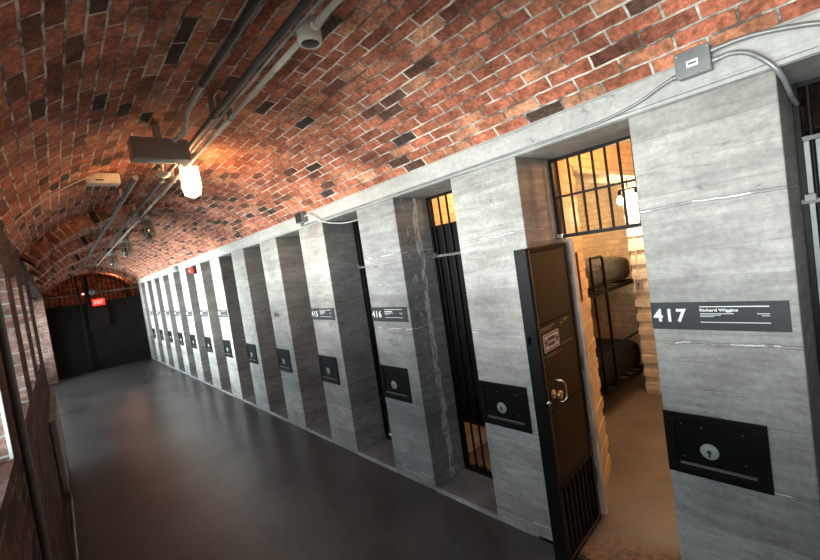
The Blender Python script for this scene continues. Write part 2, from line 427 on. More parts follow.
# cells behind the open door: two cells joined where the brick partition was cut
cw = empty('wall_cell'); structure(cw)
B(.42, 3.5, .387, .727, 0, 2.8).build('partition', 'brick_warm_lit', cw)
def toothed(x_edge, sgn, ya, yb, splay=None):
    """partition whose cut end shows the courses toothed in and out"""
    m = MB(); z = .0; i = 0; rnd = random.Random(3)
    while z < 2.8:
        e = x_edge + sgn*(-.012 + .024*(i % 2)) + rnd.uniform(-.006, .006)
        if splay: poly = [(splay[0], splay[1]), (e, ya), (e, yb), (splay[0], yb)]
        else: poly = [(e, ya), (3.5, ya), (3.5, yb), (e, yb)]
        m.prism(poly, 'z', z, min(2.8, z+.078)); z += .078; i += 1
    return m
toothed(.97, 1, 1.53, 1.87, (.47, 1.385)).build('partition_stub', 'brick_warm_lit', cw)
toothed(2.70, -1, 1.53, 1.87).build('partition', 'brick_white', cw)
B(.42, 3.5, 2.68, 3.0, 0, 2.8).build('partition', 'brick_warm_lit', cw)
B(3.3, 3.5, .727, 2.68, 0, 2.8).build('back_wall', 'brick_warm_lit', cw)
B(.42, 3.5, .387, 3.0, 2.8, 2.95).build('cell_ceiling', 'plaster', cw)
B(.42, .50, 1.90, 2.0, 0, 2.8).build('return', 'brick_white', cw)
B(.42, .47, .73, 2.68, H+.002, 2.8).build('front_header', 'plaster', cw)
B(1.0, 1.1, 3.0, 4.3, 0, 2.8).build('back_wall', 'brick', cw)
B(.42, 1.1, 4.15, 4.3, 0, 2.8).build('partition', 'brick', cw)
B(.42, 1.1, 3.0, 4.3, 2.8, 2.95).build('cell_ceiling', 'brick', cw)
# cell at the right edge, dark
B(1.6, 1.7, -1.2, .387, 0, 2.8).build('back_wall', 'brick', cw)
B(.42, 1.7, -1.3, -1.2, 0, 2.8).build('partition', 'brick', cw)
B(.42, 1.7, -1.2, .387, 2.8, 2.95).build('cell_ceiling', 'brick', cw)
B(.46, 1.7, -1.2, .387, -.05, .03).build('cell_slab', 'slab', cw)
B(.46, 1.1, 3.0, 4.3, -.05, .03).build('cell_slab', 'slab', cw)
jb = MB().prism([(.425,1.340),(.44,1.332),(.462,1.335),(.474,1.35),(.474,1.384),(.425,1.384)], 'z', .03, 1.885)
structure(jb.build('trim_2', 'jamb'))
bk = MB().tube([(.53,1.392,1.78),(.515,1.372,1.78),(.56,1.385,1.78),(.60,1.398,1.78),(.60,1.398,1.45),(.57,1.388,1.45)], .008, 8)

# ---------------------------------------------------------------- far end: barred gate under an arch
structure(rib(YF-.25, YF, .12, 'trim_3', None))
eg = tag(empty('end_gate', (XC, YF, 0)), 'tall dark barred gate closing the far end of the corridor under the arch', 'gate')
def ztop(x, r=R_V-.13): return ZC + math.sqrt(max(.01, r*r - (x)**2))
for i in range(-9, 10):
    x = i*.115
    MB().cyl((x, 0, 2.0), (x, 0, ztop(x)), .011, 8).build('bar', 'iron', eg)
MB().box(-1.14, 1.14, -.02, .02, 2.30, 2.335).build('rail', 'iron_edge', eg)
MB().box(-1.14, 1.14, -.02, .02, 2.0, 2.05).build('rail', 'iron', eg)
B(-1.14, -.20, -.02, .02, 0.0, 2.0).build('sheet_panel', 'matt_iron', eg)
B(-.10, 1.14, -.02, .02, 0.0, 2.0).build('sheet_panel', 'matt_iron', eg)
B(-.20, -.10, -.05, .04, 0.0, 2.85).build('post', 'iron', eg)
# ---------------------------------------------------------------- signs
def strips(ls, mname, parent, nm):
    m = MB()
    for (x0, x1, z0, z1) in ls:
        m.add([WALLM @ Vector(v) for v in ((x0,z0,.0062),(x1,z0,.0062),(x1,z1,.0062),(x0,z1,.0062),(x0,z0,.004),(x1,z0,.004),(x1,z1,.004),(x0,z1,.004))],
              [(0,1,2,3),(4,7,6,5),(0,4,5,1),(1,5,6,2),(2,6,7,3),(3,7,4,0)])
    return m.build(nm, mname, parent)
def lettering(txt, x, z, w, h, mname, parent, nm, bold=.0, off=.0055, space=1):
    vs, fs = text_mb(txt, w, h, bold, space)
    m = MB().add([WALLM @ (v + Vector((x, z, off))) for v in vs], fs)
    return m.build(nm, mname, parent)
def sign(k, num, label, width=.49, name=None):
    yl = py(k)+W-.002            # left end of the sign, at the pier's far edge
    e = tag(empty('cell_sign', (0, yl, 1.405)), label, 'sign', 'grey cell number signs on the piers')
    h = .125
    MB().add([WALLM @ Vector(v) for v in ((0,0,0),(width,0,0),(width,h,0),(0,h,0),(0,0,.005),(width,0,.005),(width,h,.005),(0,h,.005))],
             [(3,2,1,0),(4,5,6,7),(0,1,5,4),(1,2,6,5),(2,3,7,6),(3,0,4,7)]).build('plate', 'sign', e)
    lettering(num, .008, .034, .135 if k < 6 else .11, .062, 'white', e, 'number', .035, .0055, 1.25)
    ls = [(.195, .43, .108-.006, .108-.002), (.195, .43, .034, .037)]
    ls += [(.195, .315, .072, .0745), (.195, .27, .066, .0680), (.195, .245, .0600, .062), (.39, .43, .072, .0745), (.405, .43, .064, .066)]
    if k >= 6: ls = ls[:2]
    elif name: lettering(name, .195, .079, .135, .016, 'white', e, 'name', .03)
    else: ls.append((.195, .30, .082, .090))
    strips(ls, 'white', e, 'small_print')
    return e
sign(0, '417', 'nearest grey sign, reading 417, on the pier right of the open cell door', name='Richard Wiggins')
sign(2, '416', 'grey sign reading 416 on the second pier left of the open door')
sign(3, '415', 'grey sign on the third pier left of the open door, left of sign 416')
for k, num, lab in ((6,'412','nearest of the small far signs, first one left of the stencilled pier'), (7,'411','far grey sign on the pier beneath the red beacon'),
                    (8,'410','far grey sign on the first pier beyond the red beacon'), (9,'409','far grey sign on the second pier beyond the red beacon'),
                    (10,'408','far grey sign on the third pier beyond the red beacon'), (11,'407','far grey sign on the fourth pier beyond the red beacon'),
                    (12,'406','smallest, farthest grey sign, on the pier next to the end gate')):
    sign(k, num, lab)
lettering('414', 5.96-.0, 1.42, .16, .07, 'stencil', None, 'stencil_number', .02).location = (0, py(4)+.41+5.96, 0)
st = [o for o in COL.objects if o.name == 'stencil_number'][0]
st.parent = wr
# ---------------------------------------------------------------- lock boxes
def lock_box(proto_k, label):
    e = tag(empty('lock_box', (0, py(proto_k)+W, .715)), label, 'lock box', 'black iron lock boxes on the piers')
    w, h = .385, .295                     # local: y runs from 0 (far edge) to -w
    f = MB()
    def slab(x0, x1, y0, y1, z0, z1): f.box(-x1, -x0, -y1, -y0, z0, z1)
    slab(0, .012, 0, w, 0, .038); slab(0, .012, 0, w, h-.034, h); slab(0, .012, 0, .045, .038, h-.034); slab(0, .012, w-.045, w, .038, h-.034)
    f.build('frame', 'iron', e, bevel=.003)
    B(-.004, 0, -w+.045, -.045, .038, h-.034).build('cover', 'iron', e)
    B(-.018, -.004, -w+.048, -.055, .050, .060).build('ledge', 'iron_edge', e, bevel=.002)
    r = MB(); mx = Matrix.Translation((-.004, -.173, .130)) @ Matrix.Rotation(-PI/2, 4, 'Y')
    r.lathe([(0, .0), (.036, 0), (.036, .003), (.031, .006), (.026, .004), (.022, .005), (.017, .008), (0, .008)], mx, 24)
    ke = r.build('escutcheon', 'escutcheon', e)
    MB().lathe([(0,.008),(.009,.008),(.009,.0095),(0,.0095)], mx, 12).box(-.0140, -.0125, -.177, -.169, .106, .13).build('keyhole', 'keyhole', ke)
    for yy, zz in ((.07,.24),(.15,.235),(.07,.085),(.30,.235),(.30,.10)):
        MB().lathe([(0,0),(.004,0),(.003,.003),(0,.0035)], Matrix.Translation((-.004, -yy, zz)) @ Matrix.Rotation(-PI/2, 4, 'Y'), 8).build('rivet', 'iron_edge', e)
    return e
lb0 = lock_box(0, 'nearest black lock box with pale keyhole plate, below the sign reading 417')
LB = {1:'black lock box on the pier partly covered by the open cell door', 2:'black lock box below the sign reading 416', 3:'black lock box below the sign reading 415',
      4:'black lock box on the pier with the stencilled black number', 5:'black lock box on the first pier beyond the stencilled number', 6:'black lock box below the nearest of the small far signs',
      7:'black lock box on the pier beneath the red beacon', 8:'small black lock box on the first pier beyond the red beacon', 9:'small black lock box on the second pier beyond the red beacon',
      10:'small black lock box on the third pier beyond the red beacon', 11:'tiny black lock box on the fourth pier beyond the red beacon', 12:'farthest black lock box, on the pier next to the end gate'}
for k, lab in LB.items():
    c = copy_tree(lb0); c.location = (0, py(k)+W, .715); c['label'] = lab
# ---------------------------------------------------------------- cell gates
def gate(k, label, sheet='iron', ztop_sheet=2.15):
    y0, y1 = py(k)+W, py(k+1)
    e = tag(empty('cell_gate', (D, y0, .03)), label, 'gate', 'barred iron gates in the recesses')
    L = y1-y0; h = H-.035
    f = MB(); f.box(0, .03, 0, .022, 0, h).box(0, .03, L-.022, L, 0, h).box(0, .03, .022, L-.022, h-.02, h).box(0, .03, .022, L-.022, 0, .03)
    f.build('frame', 'iron', e, bevel=.002)
    B(-.02, .035, .0, L, 1.855, 1.875).build('cross_rail', 'iron_edge', e, bevel=.002)
    B(-.012, .035, .022, L-.022, .44, .47).build('lower_rail', 'iron', e)
    for i in range(7):
        yy = .05 + i*(L-.1)/6
        MB().cyl((.008, yy, .03), (.008, yy, h-.02), .0095, 8).build('bar', 'iron', e)
    B(.022, .030, .022, L-.022, .47, ztop_sheet-.03).build('sheet', sheet, e)
    if sheet != 'iron': B(-.01, .03, .022, L-.022, ztop_sheet-.03, ztop_sheet-.012).build('sheet_rail', 'iron_edge', e)
    B(-.03, .0, L-.05, L-.012, 1.865, 1.895).build('bracket', 'pipe_dark', e, bevel=.002)
    return e
gate(-1, 'black barred gate with pale grey sheet at the right edge of the photo', 'grey_sheet', 2.15)
gate(1, 'black barred gate between the 416 pier and the open door, amber light above', 'iron', 2.15)
gate(2, 'dark barred gate in the recess between the 415 and 416 piers', 'iron', 2.36)
y0, y1 = py(0)+W, py(1)
tr = tag(empty('barred_transom', (D, y0, 1.90)), 'black barred transom above the open cell doorway, lit amber from behind', 'transom')
L = y1-y0
MB().box(0, .03, 0, .02, 0, .495).box(0, .03, L-.02, L, 0, .495).box(0, .03, .02, L-.02, .475, .495).build('frame', 'iron', tr)
B(-.012, .035, 0, L, -.008, .014).build('bottom_rail', 'iron', tr)
B(-.008, .02, .02, L-.02, .245, .257).build('middle_rail', 'iron', tr)
for i in range(8):
    yy = .05 + i*(L-.1)/7
    MB().cyl((.008, yy, .014), (.008, yy, .475), .008, 8).build('bar', 'iron', tr)
B(-.03, .0, L-.05, L-.012, -.005, .02).build('bracket', 'chrome', tr, bevel=.002)

# ---------------------------------------------------------------- open cell door
# local frame: x from the hinge (0) to the free edge (LD), y thickness (visible face at y=0), z up
LD, HD, TD = .535, 1.83, .075
hx, hy = .372, 1.338; fx, fy = -.150, 1.290
ang = math.atan2(fy-hy, fx-hx)
dd = tag(empty('cell_door', (hx, hy, .035), ang), 'open black iron cell door standing out into the corridor, left of the doorway', 'door')
# visible face looks along local +y after a rotation of about 180 degrees
f = MB()
f.box(LD-.035, LD, -TD, 0, 0, HD).box(0, .03, -TD, 0, 0, HD).box(.03, LD-.035, -TD, 0, HD-.03, HD).box(.03, LD-.035, -TD, 0, 0, .035).box(.03, LD-.035, -TD, 0, .44, .475)
f.build('frame', 'iron', dd, bevel=.004)
for i, (z0, z1) in enumerate(((.475, .885), (.895, 1.385), (1.395, HD-.03))):
    B(.03, LD-.035, -.035, -.006, z0, z1).build('sheet_panel', 'iron_door', dd, bevel=.002)
for z in (.89, 1.39): B(.03, LD-.035, -.03, -.004, z-.004, z+.004).build('seam', 'iron', dd)
for i in range(8):
    x = .06 + i*(LD-.125)/7
    B(x-.011, x+.011, -.04, -.012, .035, .44).build('bar', 'iron_door', dd, bevel=.003)
B(LD-.0365, LD-.033, -.001, .002, .5, HD-.01).build('worn_edge', 'iron_edge', dd)
B(.028, .033, -.001, .003, .02, .60).build('worn_edge', 'iron_edge', dd)
MB().tube([(.03,.001,.035),(.1,.002,.033),(LD-.05,.002,.033)], .003, 6).build('worn_edge', 'iron_edge', dd)
for z in (.25, 1.0, 1.62): MB().cyl((-.012, -.01, z), (-.012, -.01, z+.09), .013, 10).build('hinge', 'iron_edge', dd)
# lock: brass knob, keyhole plate, bent pull
kn = MB().lathe([(0,0),(.026,0),(.026,.004),(.011,.008),(.010,.022),(.02,.028),(.025,.038),(.021,.048),(0,.052)], Matrix.Translation((LD-.108, -.004, 1.02-.035)) @ Matrix.Rotation(-PI/2, 4, 'X'), 20)
kn.build('knob', 'brass', dd)
MB().tube([(LD-.150,-.004,1.055),(LD-.150,.03,1.055),(LD-.165,.045,1.035),(LD-.172,.045,.985),(LD-.165,.045,.945),(LD-.15,.03,.93),(LD-.15,-.004,.93)], .0055, 10).build('pull_handle', 'chrome', dd)
MB().lathe([(0,0),(.012,0),(.012,.006),(.006,.02),(0,.022)], Matrix.Translation((LD-.016, 0, .965)) @ Matrix.Rotation(-PI/2, 4, 'X'), 12).build('latch_stud', 'chrome', dd)
for x, z in ((.045,1.08),(.06,.91),(.10,.90),(.145,.90),(.10,1.10),(.15,.99),(.05,.85)):
    MB().lathe([(0,0),(.0045,0),(.0035,.0035),(0,.004)], Matrix.Translation((LD-x, -.004, z)) @ Matrix.Rotation(-PI/2, 4, 'X'), 8).build('rivet', 'iron_edge', dd)
B(LD+.0, LD+.022, -.060, -.045, 1.30, 1.345).build('latch_lug', 'iron', dd)
# lettering on the door: local x runs right to left as seen, so write along -x
DM = Matrix(((-1,0,0,0),(0,0,1,0),(0,1,0,0),(0,0,0,1)))
def dstrip(mname, ls, nm, d=.002, parent=dd):
    m = MB()
    for x0, x1, z0, z1 in ls: m.box(LD-x1, LD-x0, -.006, -.006+d, z0, z1)
    return m.build(nm, mname, parent)
sgn = dstrip('white', [(.075, .275, 1.23, 1.33)], 'notice_plate', .0015)
def dtext(txt, x, z, w, h, mname, nm, bold=.02, d=.0028, parent=dd):
    vs, fs = text_mb(txt, w, h, bold); MB().add([DM @ (v + Vector((-(LD-x), z, -.006+d-.0005))) for v in vs], fs).build(nm, mname, parent)
dstrip('sign', [(.083, .267, 1.236, 1.241), (.083, .267, 1.319, 1.324), (.083, .088, 1.236, 1.324), (.262, .267, 1.236, 1.324)], 'border', .0022, sgn)
m = MB()
for cx in (.106, .244):
    for i in range(3): m.box(LD-cx-.011+i*.008, LD-cx-.006+i*.008, -.006, -.0037, 1.262+.004*(i % 2), 1.300-.004*(i % 2))
    m.box(LD-cx-.013, LD-cx+.013, -.006, -.0037, 1.276, 1.286)
m.build('emblem', 'sign', sgn)
rr = random.Random(5); ls = []
for zz in (1.285, 1.255):
    x = .128
    while x < .218:
        w = rr.uniform(.004, .009); ls.append((x, x+w, zz, zz+.020)); x += w+.003
dstrip('sign', ls, 'small_print', .0023, sgn)
dstrip('offwhite', [(.06,.14,1.363,1.369),(.155,.23,1.363,1.369),(.06,.19,1.352,1.356),(.06,.20,1.206,1.209),(.10,.28,1.196,1.199),
                    (.315,.345,1.352,1.360),(.315,.319,1.335,1.352),(.36,.42,1.362,1.372),(.315,.325,1.224,1.236),(.33,.45,1.229,1.233)], 'faded_writing')
# bracket on the jamb
tag(bk.build('wall_bracket', 'rust'), 'dark bent bracket fixed to the brick jamb right of the open door', 'bracket')

# ---------------------------------------------------------------- inside the cell
bb = tag(empty('bunk_bed', (1.0, 1.95, .03)), 'black metal bunk bed standing inside the cell behind the doorway', 'bunk bed')
LBD, WBD = 1.95, .70
for (x, y) in ((0,0), (0,WBD), (LBD,0), (LBD,WBD)): MB().cyl((x,y,0), (x,y,1.62), .018, 10).build('leg', 'iron', bb)
MB().tube([(1.20,0,.2),(1.20,0,1.56),(1.19,0,1.60),(1.16,0,1.615),(.93,0,1.615)], .014, 10).build('ladder_rail', 'iron', bb)
MB().cyl((.93,0,.2), (.93,0,1.615), .012, 8).build('ladder_rail', 'iron', bb)
for z in (.22, 1.25):
    f = MB()
    for y in (0, WBD): f.box(0, LBD, y-.014, y+.014, z-.02, z+.02)
    for x in (0, LBD): f.box(x-.014, x+.014, 0, WBD, z-.02, z+.02)
    for i in range(10): f.box(.15+i*.18, .19+i*.18, 0, WBD, z-.006, z+.004)
    f.build('bed_frame', 'iron', bb)
MB().cyl((0,0,.66), (LBD,0,.66), .010, 8).build('guard_rail', 'iron', bb)
MB().cyl((0,WBD,.66), (LBD,WBD,.66), .010, 8).build('guard_rail', 'iron', bb)
def mattress(z, h, mname, label):
    m = MB(); n = 14
    prof = [(.5*WBD + (.493*WBD)*math.copysign(abs(math.cos(t))**.35, math.cos(t)), h/2 + h/2*math.copysign(abs(math.sin(t))**.55, math.sin(t))) for t in [2*PI*i/24 for i in range(24)]]
    xs = [.04, .05, .08] + [.08+(LBD-.16)*i/6 for i in range(1, 6)] + [LBD-.08, LBD-.05, LBD-.04]
    vs = []
    for j, x in enumerate(xs):
        s = {0:.8, 1:.93}.get(min(j, len(xs)-1-j), 1)
        sag = 0.006*math.sin(j*2.1)
        vs += [(x, WBD/2+(p[0]-WBD/2)*s, h/2+(p[1]-h/2)*s + sag*(p[1] > h*.6)) for p in prof]
    k = 24
    m.add(vs, [(j*k+i, j*k+(i+1) % k, (j+1)*k+(i+1) % k, (j+1)*k+i) for j in range(len(xs)-1) for i in range(k)], None, True)
    m.add(vs[:k], [tuple(range(k))[::-1]]); m.add(vs[-k:], [tuple(range(k))])
    return tag(m.build('mattress', mname, None, (1.0, 1.95, .03+z)), label, 'mattress', 'mattresses on the bunk bed')
mattress(1.271, .29, 'vinyl', 'shiny grey mattress on the upper bunk')
mattress(.241, .33, 'fabric', 'dark bedding on the lower bunk')
lmp = tag(empty('cell_lamp', (2.4, 1.70, 2.385)), 'twin bare bulb lamp glowing inside the cell behind the transom bars', 'lamp')
MB().cyl((0,0,0), (0,0,-.09), .006, 8).build('stem', 'iron', lmp)
MB().cyl((0,-.085,-.10), (0,.085,-.10), .008, 8).build('arm', 'iron', lmp)
for yy in (-.08, .08):
    so = MB().lathe([(0,.0),(.016,0),(.02,-.05),(.0,-.052)], Matrix.Translation((0,yy,-.105))).build('socket', 'iron', lmp)
    MB().lathe([(0,0),(.014,-.008),(.03,-.035),(.034,-.06),(.026,-.085),(0,-.098)], Matrix.Translation((0,yy,-.153)), 14).build('bulb', 'bulb', so)
sw = tag(empty('light_switch', (2.685, 1.80, 1.27)), 'small grey light switch on the white brick end inside the cell', 'switch')
B(-.025, .0, -.035, .035, -.05, .05).build('switch_plate', 'grey_sheet', sw, bevel=.003)
B(-.034, -.025, -.008, .008, -.015, .015).build('toggle', 'dark', sw)
MB().cyl((-.008,0,.05), (-.008,0,1.48), .006, 8).build('conduit', 'cream', sw)
bg = tag(empty('clip_lamp', (2.80, 1.88, 1.25)), 'small black clip lamp hanging below the upper bunk rail', 'lamp')
MB().cyl((0,-.02,.02), (-.02,-.03,-.14), .010, 8).build('stem', 'dark', bg)
MB().lathe([(.014,0),(.02,-.02),(.05,-.12),(.046,-.12),(0,-.06)], Matrix.Translation((-.02,-.03,-.14)) @ Matrix.Rotation(.2, 4, 'Y'), 14).build('shade', 'dark', bg)
MB().cyl((.02,-.03,-.30),(.02,-.03,-.0), .003, 6).build('cord', 'dark', bg)
B(.985, 2.69, 1.53, 1.87, 2.385, 2.8).build('header', 'brick_warm_lit', cw)
tag(B(1.0, 2.68, 1.505, 1.529, 2.362, 2.392).build('conduit_rail', 'cream'), 'cream horizontal conduit high inside the cell, seen through the transom bars', 'conduit')

# ---------------------------------------------------------------- electrical boxes and conduits along the cornice
jb1 = tag(empty('junction_box', (-.022, .47, 2.515)), 'large grey junction box with three conduits above the 417 pier', 'junction box')
B(-.05, 0, -.058, .058, -.05, .05).build('box_body', 'box_metal', jb1, bevel=.006)
B(-.055, -.05, -.060, .060, -.052, .052).build('cover', 'box_metal', jb1, bevel=.002)
B(-.0565, -.055, -.02, .02, -.018, .008).build('sticker', 'white', jb1)
B(-.0572, -.0565, -.014, .014, -.008, -.002).build('sticker_print', 'sign', jb1)
for y, z in ((-.05,-.042),(.05,-.042),(-.05,.042),(.05,.042)): MB().lathe([(0,0),(.005,0),(.004,.003),(0,.003)], Matrix.Translation((-.055,y,z)) @ Matrix.Rotation(-PI/2,4,'Y'), 8).build('screw', 'chrome', jb1)
for y, z, d in ((-.06,.022,-1),(-.06,-.018,-1),(.06,-.03,1)): MB().cyl((-.028,y,z), (-.028,y+d*.02,z), .011, 10).build('connector', 'galv', jb1)
def flex(pts, r=.0075, n=10, name='conduit', m='galv', lab='', sub=8):
    # Catmull-Rom through pts, with the corrugation of flexible conduit
    P4 = [Vector(p) for p in pts]; Q = []
    for i in range(len(P4)-1):
        p0, p1, p2, p3 = P4[max(i-1,0)], P4[i], P4[i+1], P4[min(i+2, len(P4)-1)]
        for s in range(sub):
            t = s/sub; Q.append(.5*((2*p1)+(-p0+p2)*t+(2*p0-5*p1+4*p2-p3)*t*t+(-p0+3*p1-3*p2+p3)*t**3))
    Q.append(P4[-1])
    return tag(MB().tube(Q, [r*(1+.10*(i % 2)) for i in range(len(Q))], n).build(name, m), lab, 'conduit', None)
flex([(-.05,.39,2.537),(-.05,.33,2.537),(-.05,.26,2.528),(-.05,.15,2.500),(-.05,.03,2.46),(-.05,-.15,2.44),(-.05,-.6,2.45)], .0085, lab='flexible grey conduit running right from the big junction box', sub=16)
flex([(-.05,.39,2.497),(-.05,.35,2.497),(-.05,.30,2.475),(-.045,.25,2.42),(-.02,.222,2.37),(.06,.215,2.33),(.15,.215,2.31),(.30,.215,2.30)], .0085, lab='flexible grey conduit curving down from the big junction box to the right gate', sub=12)
flex([(-.05,.55,2.485),(-.048,.60,2.472),(-.042,.68,2.445),(-.035,.78,2.428),(-.026,.90,2.418),(-.0235,1.3,2.417),(-.0235,3.0,2.417),(-.0235,4.0,2.42),(-.03,4.02,2.44)], .0065, lab='thin grey conduit running left from the big junction box under the cornice', sub=6)
jb2 = tag(empty('junction_box', (-.024, 3.98, 2.50)), 'small dark junction box on the cornice above the 415 pier', 'junction box')
B(-.06, 0, -.07, .07, -.055, .055).build('box_body', 'box_metal', jb2, bevel=.004)
B(-.066, -.06, -.065, .065, -.05, .05).build('cover', 'dark', jb2)
flex([(-.05,3.92,2.50),(-.055,3.8,2.50),(-.05,3.7,2.45),(-.02,3.62,2.40),(.04,3.50,2.36),(.12,3.4,2.345),(.25,3.25,2.36),(.35,3.12,2.34)], .006, m='pipe_white', lab='pale cable sagging from the small junction box into the 415 recess', sub=8)
rb = tag(empty('red_beacon', (-.03, 8.62, 2.31)), 'glowing red beacon lamp under the cornice on the far piers', 'lamp')
B(-.02, .03, -.07, .07, -.075, .075).build('backplate', 'dark', rb)
MB().lathe([(0,0),(.06,0),(.058,.03),(.04,.065),(0,.075)], Matrix.Translation((-.02,0,0)) @ Matrix.Rotation(-PI/2,4,'Y'), 18).build('lens', 'red', rb)
sb = tag(empty('alarm_sounder', (-.03, 9.9, 2.45)), 'small pale sounder on the cornice just beyond the red beacon', 'sounder')
MB().lathe([(0,0),(.05,0),(.05,.05),(.02,.09),(0,.09)], Matrix.Rotation(-PI/2,4,'Y'), 12).build('body', 'grey_sheet', sb)

# ---------------------------------------------------------------- along the crown of the vault
def pipe(x, y0, y1, z, r, m, label, clips=True, extra=None):
    e = tag(empty('pipe', (x, y0, z)), label, 'pipe', 'pipes along the crown of the vault')
    pts = [(0, 0, 0), (0, y1-y0, 0)] if not extra else extra
    MB().tube(pts, r, 12).build('tube', m, e)
    if clips:
        n = int((y1-y0)/1.6)+1
        for i in range(n):
            yy = .9+i*1.6
            if yy > y1-y0-.1: break
            zc = ZC + math.sqrt(R_V**2-(x-XC)**2) - z
            MB().cyl((0, yy-.012, 0), (0, yy+.012, 0), r+.005, 12).box(-.012, .012, yy-.01, yy+.01, 0, max(.01, zc+.0)).build('clip', 'galv', e)
    return e
pipe(-1.135, YN+.1, 13.2, 2.925, .014, 'cream', 'cream conduit along the vault that carries the caged lamps')
pipe(-1.235, YN+.1, 14.0, 2.925, .017, 'pipe_dark', 'dark pipe running just left of the thin white cable')
pipe(-1.190, YN+.1, 3.75, 2.930, .006, 'pipe_white', 'thin white cable between the dark pipe and cream conduit')
pipe(-1.415, YN+.1, 2.25, 2.90, .017, 'pipe_dark', 'leftmost dark pipe on the vault, ending at a bent stub', extra=[(0,0,0),(0,5.25,0)])
tag(MB().tube([(-1.415,2.15,2.90),(-1.415,2.30,2.895),(-1.43,2.42,2.86),(-1.40,2.62,2.83),(-1.42,2.80,2.83)], .013, 10).build('pipe_bend', 'cream'), 'bent cream stub joining the leftmost pipe to the emergency light', 'pipe')
pipe(-1.46, 4.0, 13.6, 2.90, .022, 'pipe_blue', 'blue-grey pipe on the vault beyond the emergency light')
rbx = tag(empty('round_junction_box', (-1.135, 1.56, 2.925)), 'round cream box with dark lens on the conduit at the top of the photo', 'junction box')
MB().lathe([(0,.05),(.045,.05),(.052,.03),(.052,-.03),(.048,-.05),(.040,-.052),(.040,-.044),(0,-.044)], None, 24).build('body', 'cream', rbx)
MB().lathe([(0,-.0455),(.0395,-.0455),(.036,-.050),(.02,-.052),(0,-.052)], None, 20).build('lens', 'dark', rbx)
for d in (-1, 1): MB().cyl((0,.075*d,0), (0,.045*d,0), .02, 12).build('collar', 'cream', rbx)
em = tag(empty('emergency_light', (-1.455, 3.05, 2.845)), 'long beige emergency light housing hanging beside the lit caged lamp', 'emergency light')
B(-.165, .165, -.06, .06, -.075, .06).build('housing', 'beige', em, bevel=.006)
B(-.15, .15, -.0625, -.06, -.06, .045).build('front_panel', 'beige', em, bevel=.004)
MB().lathe([(.0,0),(.085,0),(.08,-.008),(0,-.008)], Matrix.Translation((0,0,-.075)) @ Matrix.Diagonal((1,.5,1,1)), 24).build('lens', 'cream', em)
B(-.02, .02, -.02, .02, .06, .16).build('bracket', 'cream', em)
se = tag(empty('ceiling_sensor', (-1.68, 4.05, 2.88)), 'small cream box on the vault left of the emergency light', 'sensor')
B(-.11, .11, -.06, .06, -.03, .05).build('housing', 'cream', se, bevel=.005)
B(-.05, .0, -.061, -.06, -.01, .0).build('slot', 'dark', se)
tag(MB().tube([(XC+(R_V-.02)*math.sin(a), 3.95+.5*(a+.35)*-1*0, ZC+(R_V-.02)*math.cos(a)) for a in [-.40-.05*i for i in range(9)]], .006, 8).build('ceiling_cable', 'cream'), 'thin cable curving from the small cream box down the left of the vault', 'cable')
bl = tag(empty('ceiling_bell', (-1.315, 3.72, 2.87)), 'small round cream disc under the pipes left of the lit lamp', 'bell')
MB().lathe([(0,0),(.055,0),(.052,-.02),(.03,-.035),(0,-.038)], None, 20).build('gong', 'cream', bl)
MB().cyl((0,0,0), (0,0,.13), .010, 8).build('stem', 'cream', bl)
def caged(y, label, lit):
    e = tag(empty('caged_lamp', (-1.075, y, 2.93) if not lit else (-1.10, y, 2.985)), label, 'lamp', 'caged bulkhead lamps on the cream conduit')
    MB().cyl((-.05,0,.0), (.0,0,.0), .012, 10).build('arm', 'cream', e)
    MB().lathe([(0,.03),(.042,.03),(.048,.01),(.048,-.03),(.040,-.035),(0,-.035)], None, 18).build('base', 'cream' if lit else 'galv', e)
    g = MB().lathe([(.036,-.035),(.040,-.06),(.041,-.13),(.036,-.165),(.02,-.185),(0,-.19)], None, 18).build('glass', 'glow' if lit else 'jar', e)
    c = MB()
    for i in range(4):
        a = i*PI/4+.2; cx, sx = math.cos(a), math.sin(a)
        c.tube([(.05*cx,.05*sx,-.03),(.052*cx,.052*sx,-.13),(.044*cx,.044*sx,-.18),(.0,.0,-.208),(-.044*cx,-.044*sx,-.18),(-.052*cx,-.052*sx,-.13),(-.05*cx,-.05*sx,-.03)], .0028, 6)
    for z in (-.09, -.14):
        c.tube([(.053*math.cos(t), .053*math.sin(t), z) for t in [2*PI*i/20 for i in range(21)]], .0028, 6, False)
    c.build('cage', 'cream' if lit else 'galv', e)
    e.scale = (1.5, 1.5, 1.5)
    return e
caged(3.80, 'lit caged lamp glowing warm white on the vault', True)
caged(6.15, 'nearest unlit caged lamp, first beyond the lit one', False)
caged(8.3, 'middle unlit caged lamp on the vault', False)
caged(10.3, 'farthest unlit caged lamp on the vault', False)

# ---------------------------------------------------------------- far end fittings
ex = tag(empty('exit_sign', (-1.10, 15.3, 2.02)), 'glowing red EXIT sign hanging before the end gate', 'exit sign')
B(-.15, .15, -.03, .03, -.10, .10).build('housing', 'exit_red', ex, bevel=.004)
EM = Matrix(((1,0,0,0),(0,0,-1,0),(0,1,0,0),(0,0,0,1)))
vs, fs = text_mb('EXIT', .22, .11, .02)
MB().add([EM @ (v + Vector((-.11, -.055, .0315))) for v in vs], fs).build('letters', 'exit_text', ex)
for d in (-.12, .12): MB().cyl((d,0,.10),(d,0,.9), .008, 8).build('hanger', 'iron', ex)
pn = tag(empty('notice_board', (-1.13, 15.50, 1.55)), 'grey board below the red exit sign on the end gate', 'board')
B(-.26, .24, -.02, .02, -.30, .27).build('panel', 'iron_door', pn)
B(-.28, .26, -.03, .0, .27, .29).build('frame', 'iron', pn)
sd = tag(empty('smoke_detector', (-1.20, 15.4, 2.33)), 'round teal-grey fitting with a red light above the exit sign', 'detector')
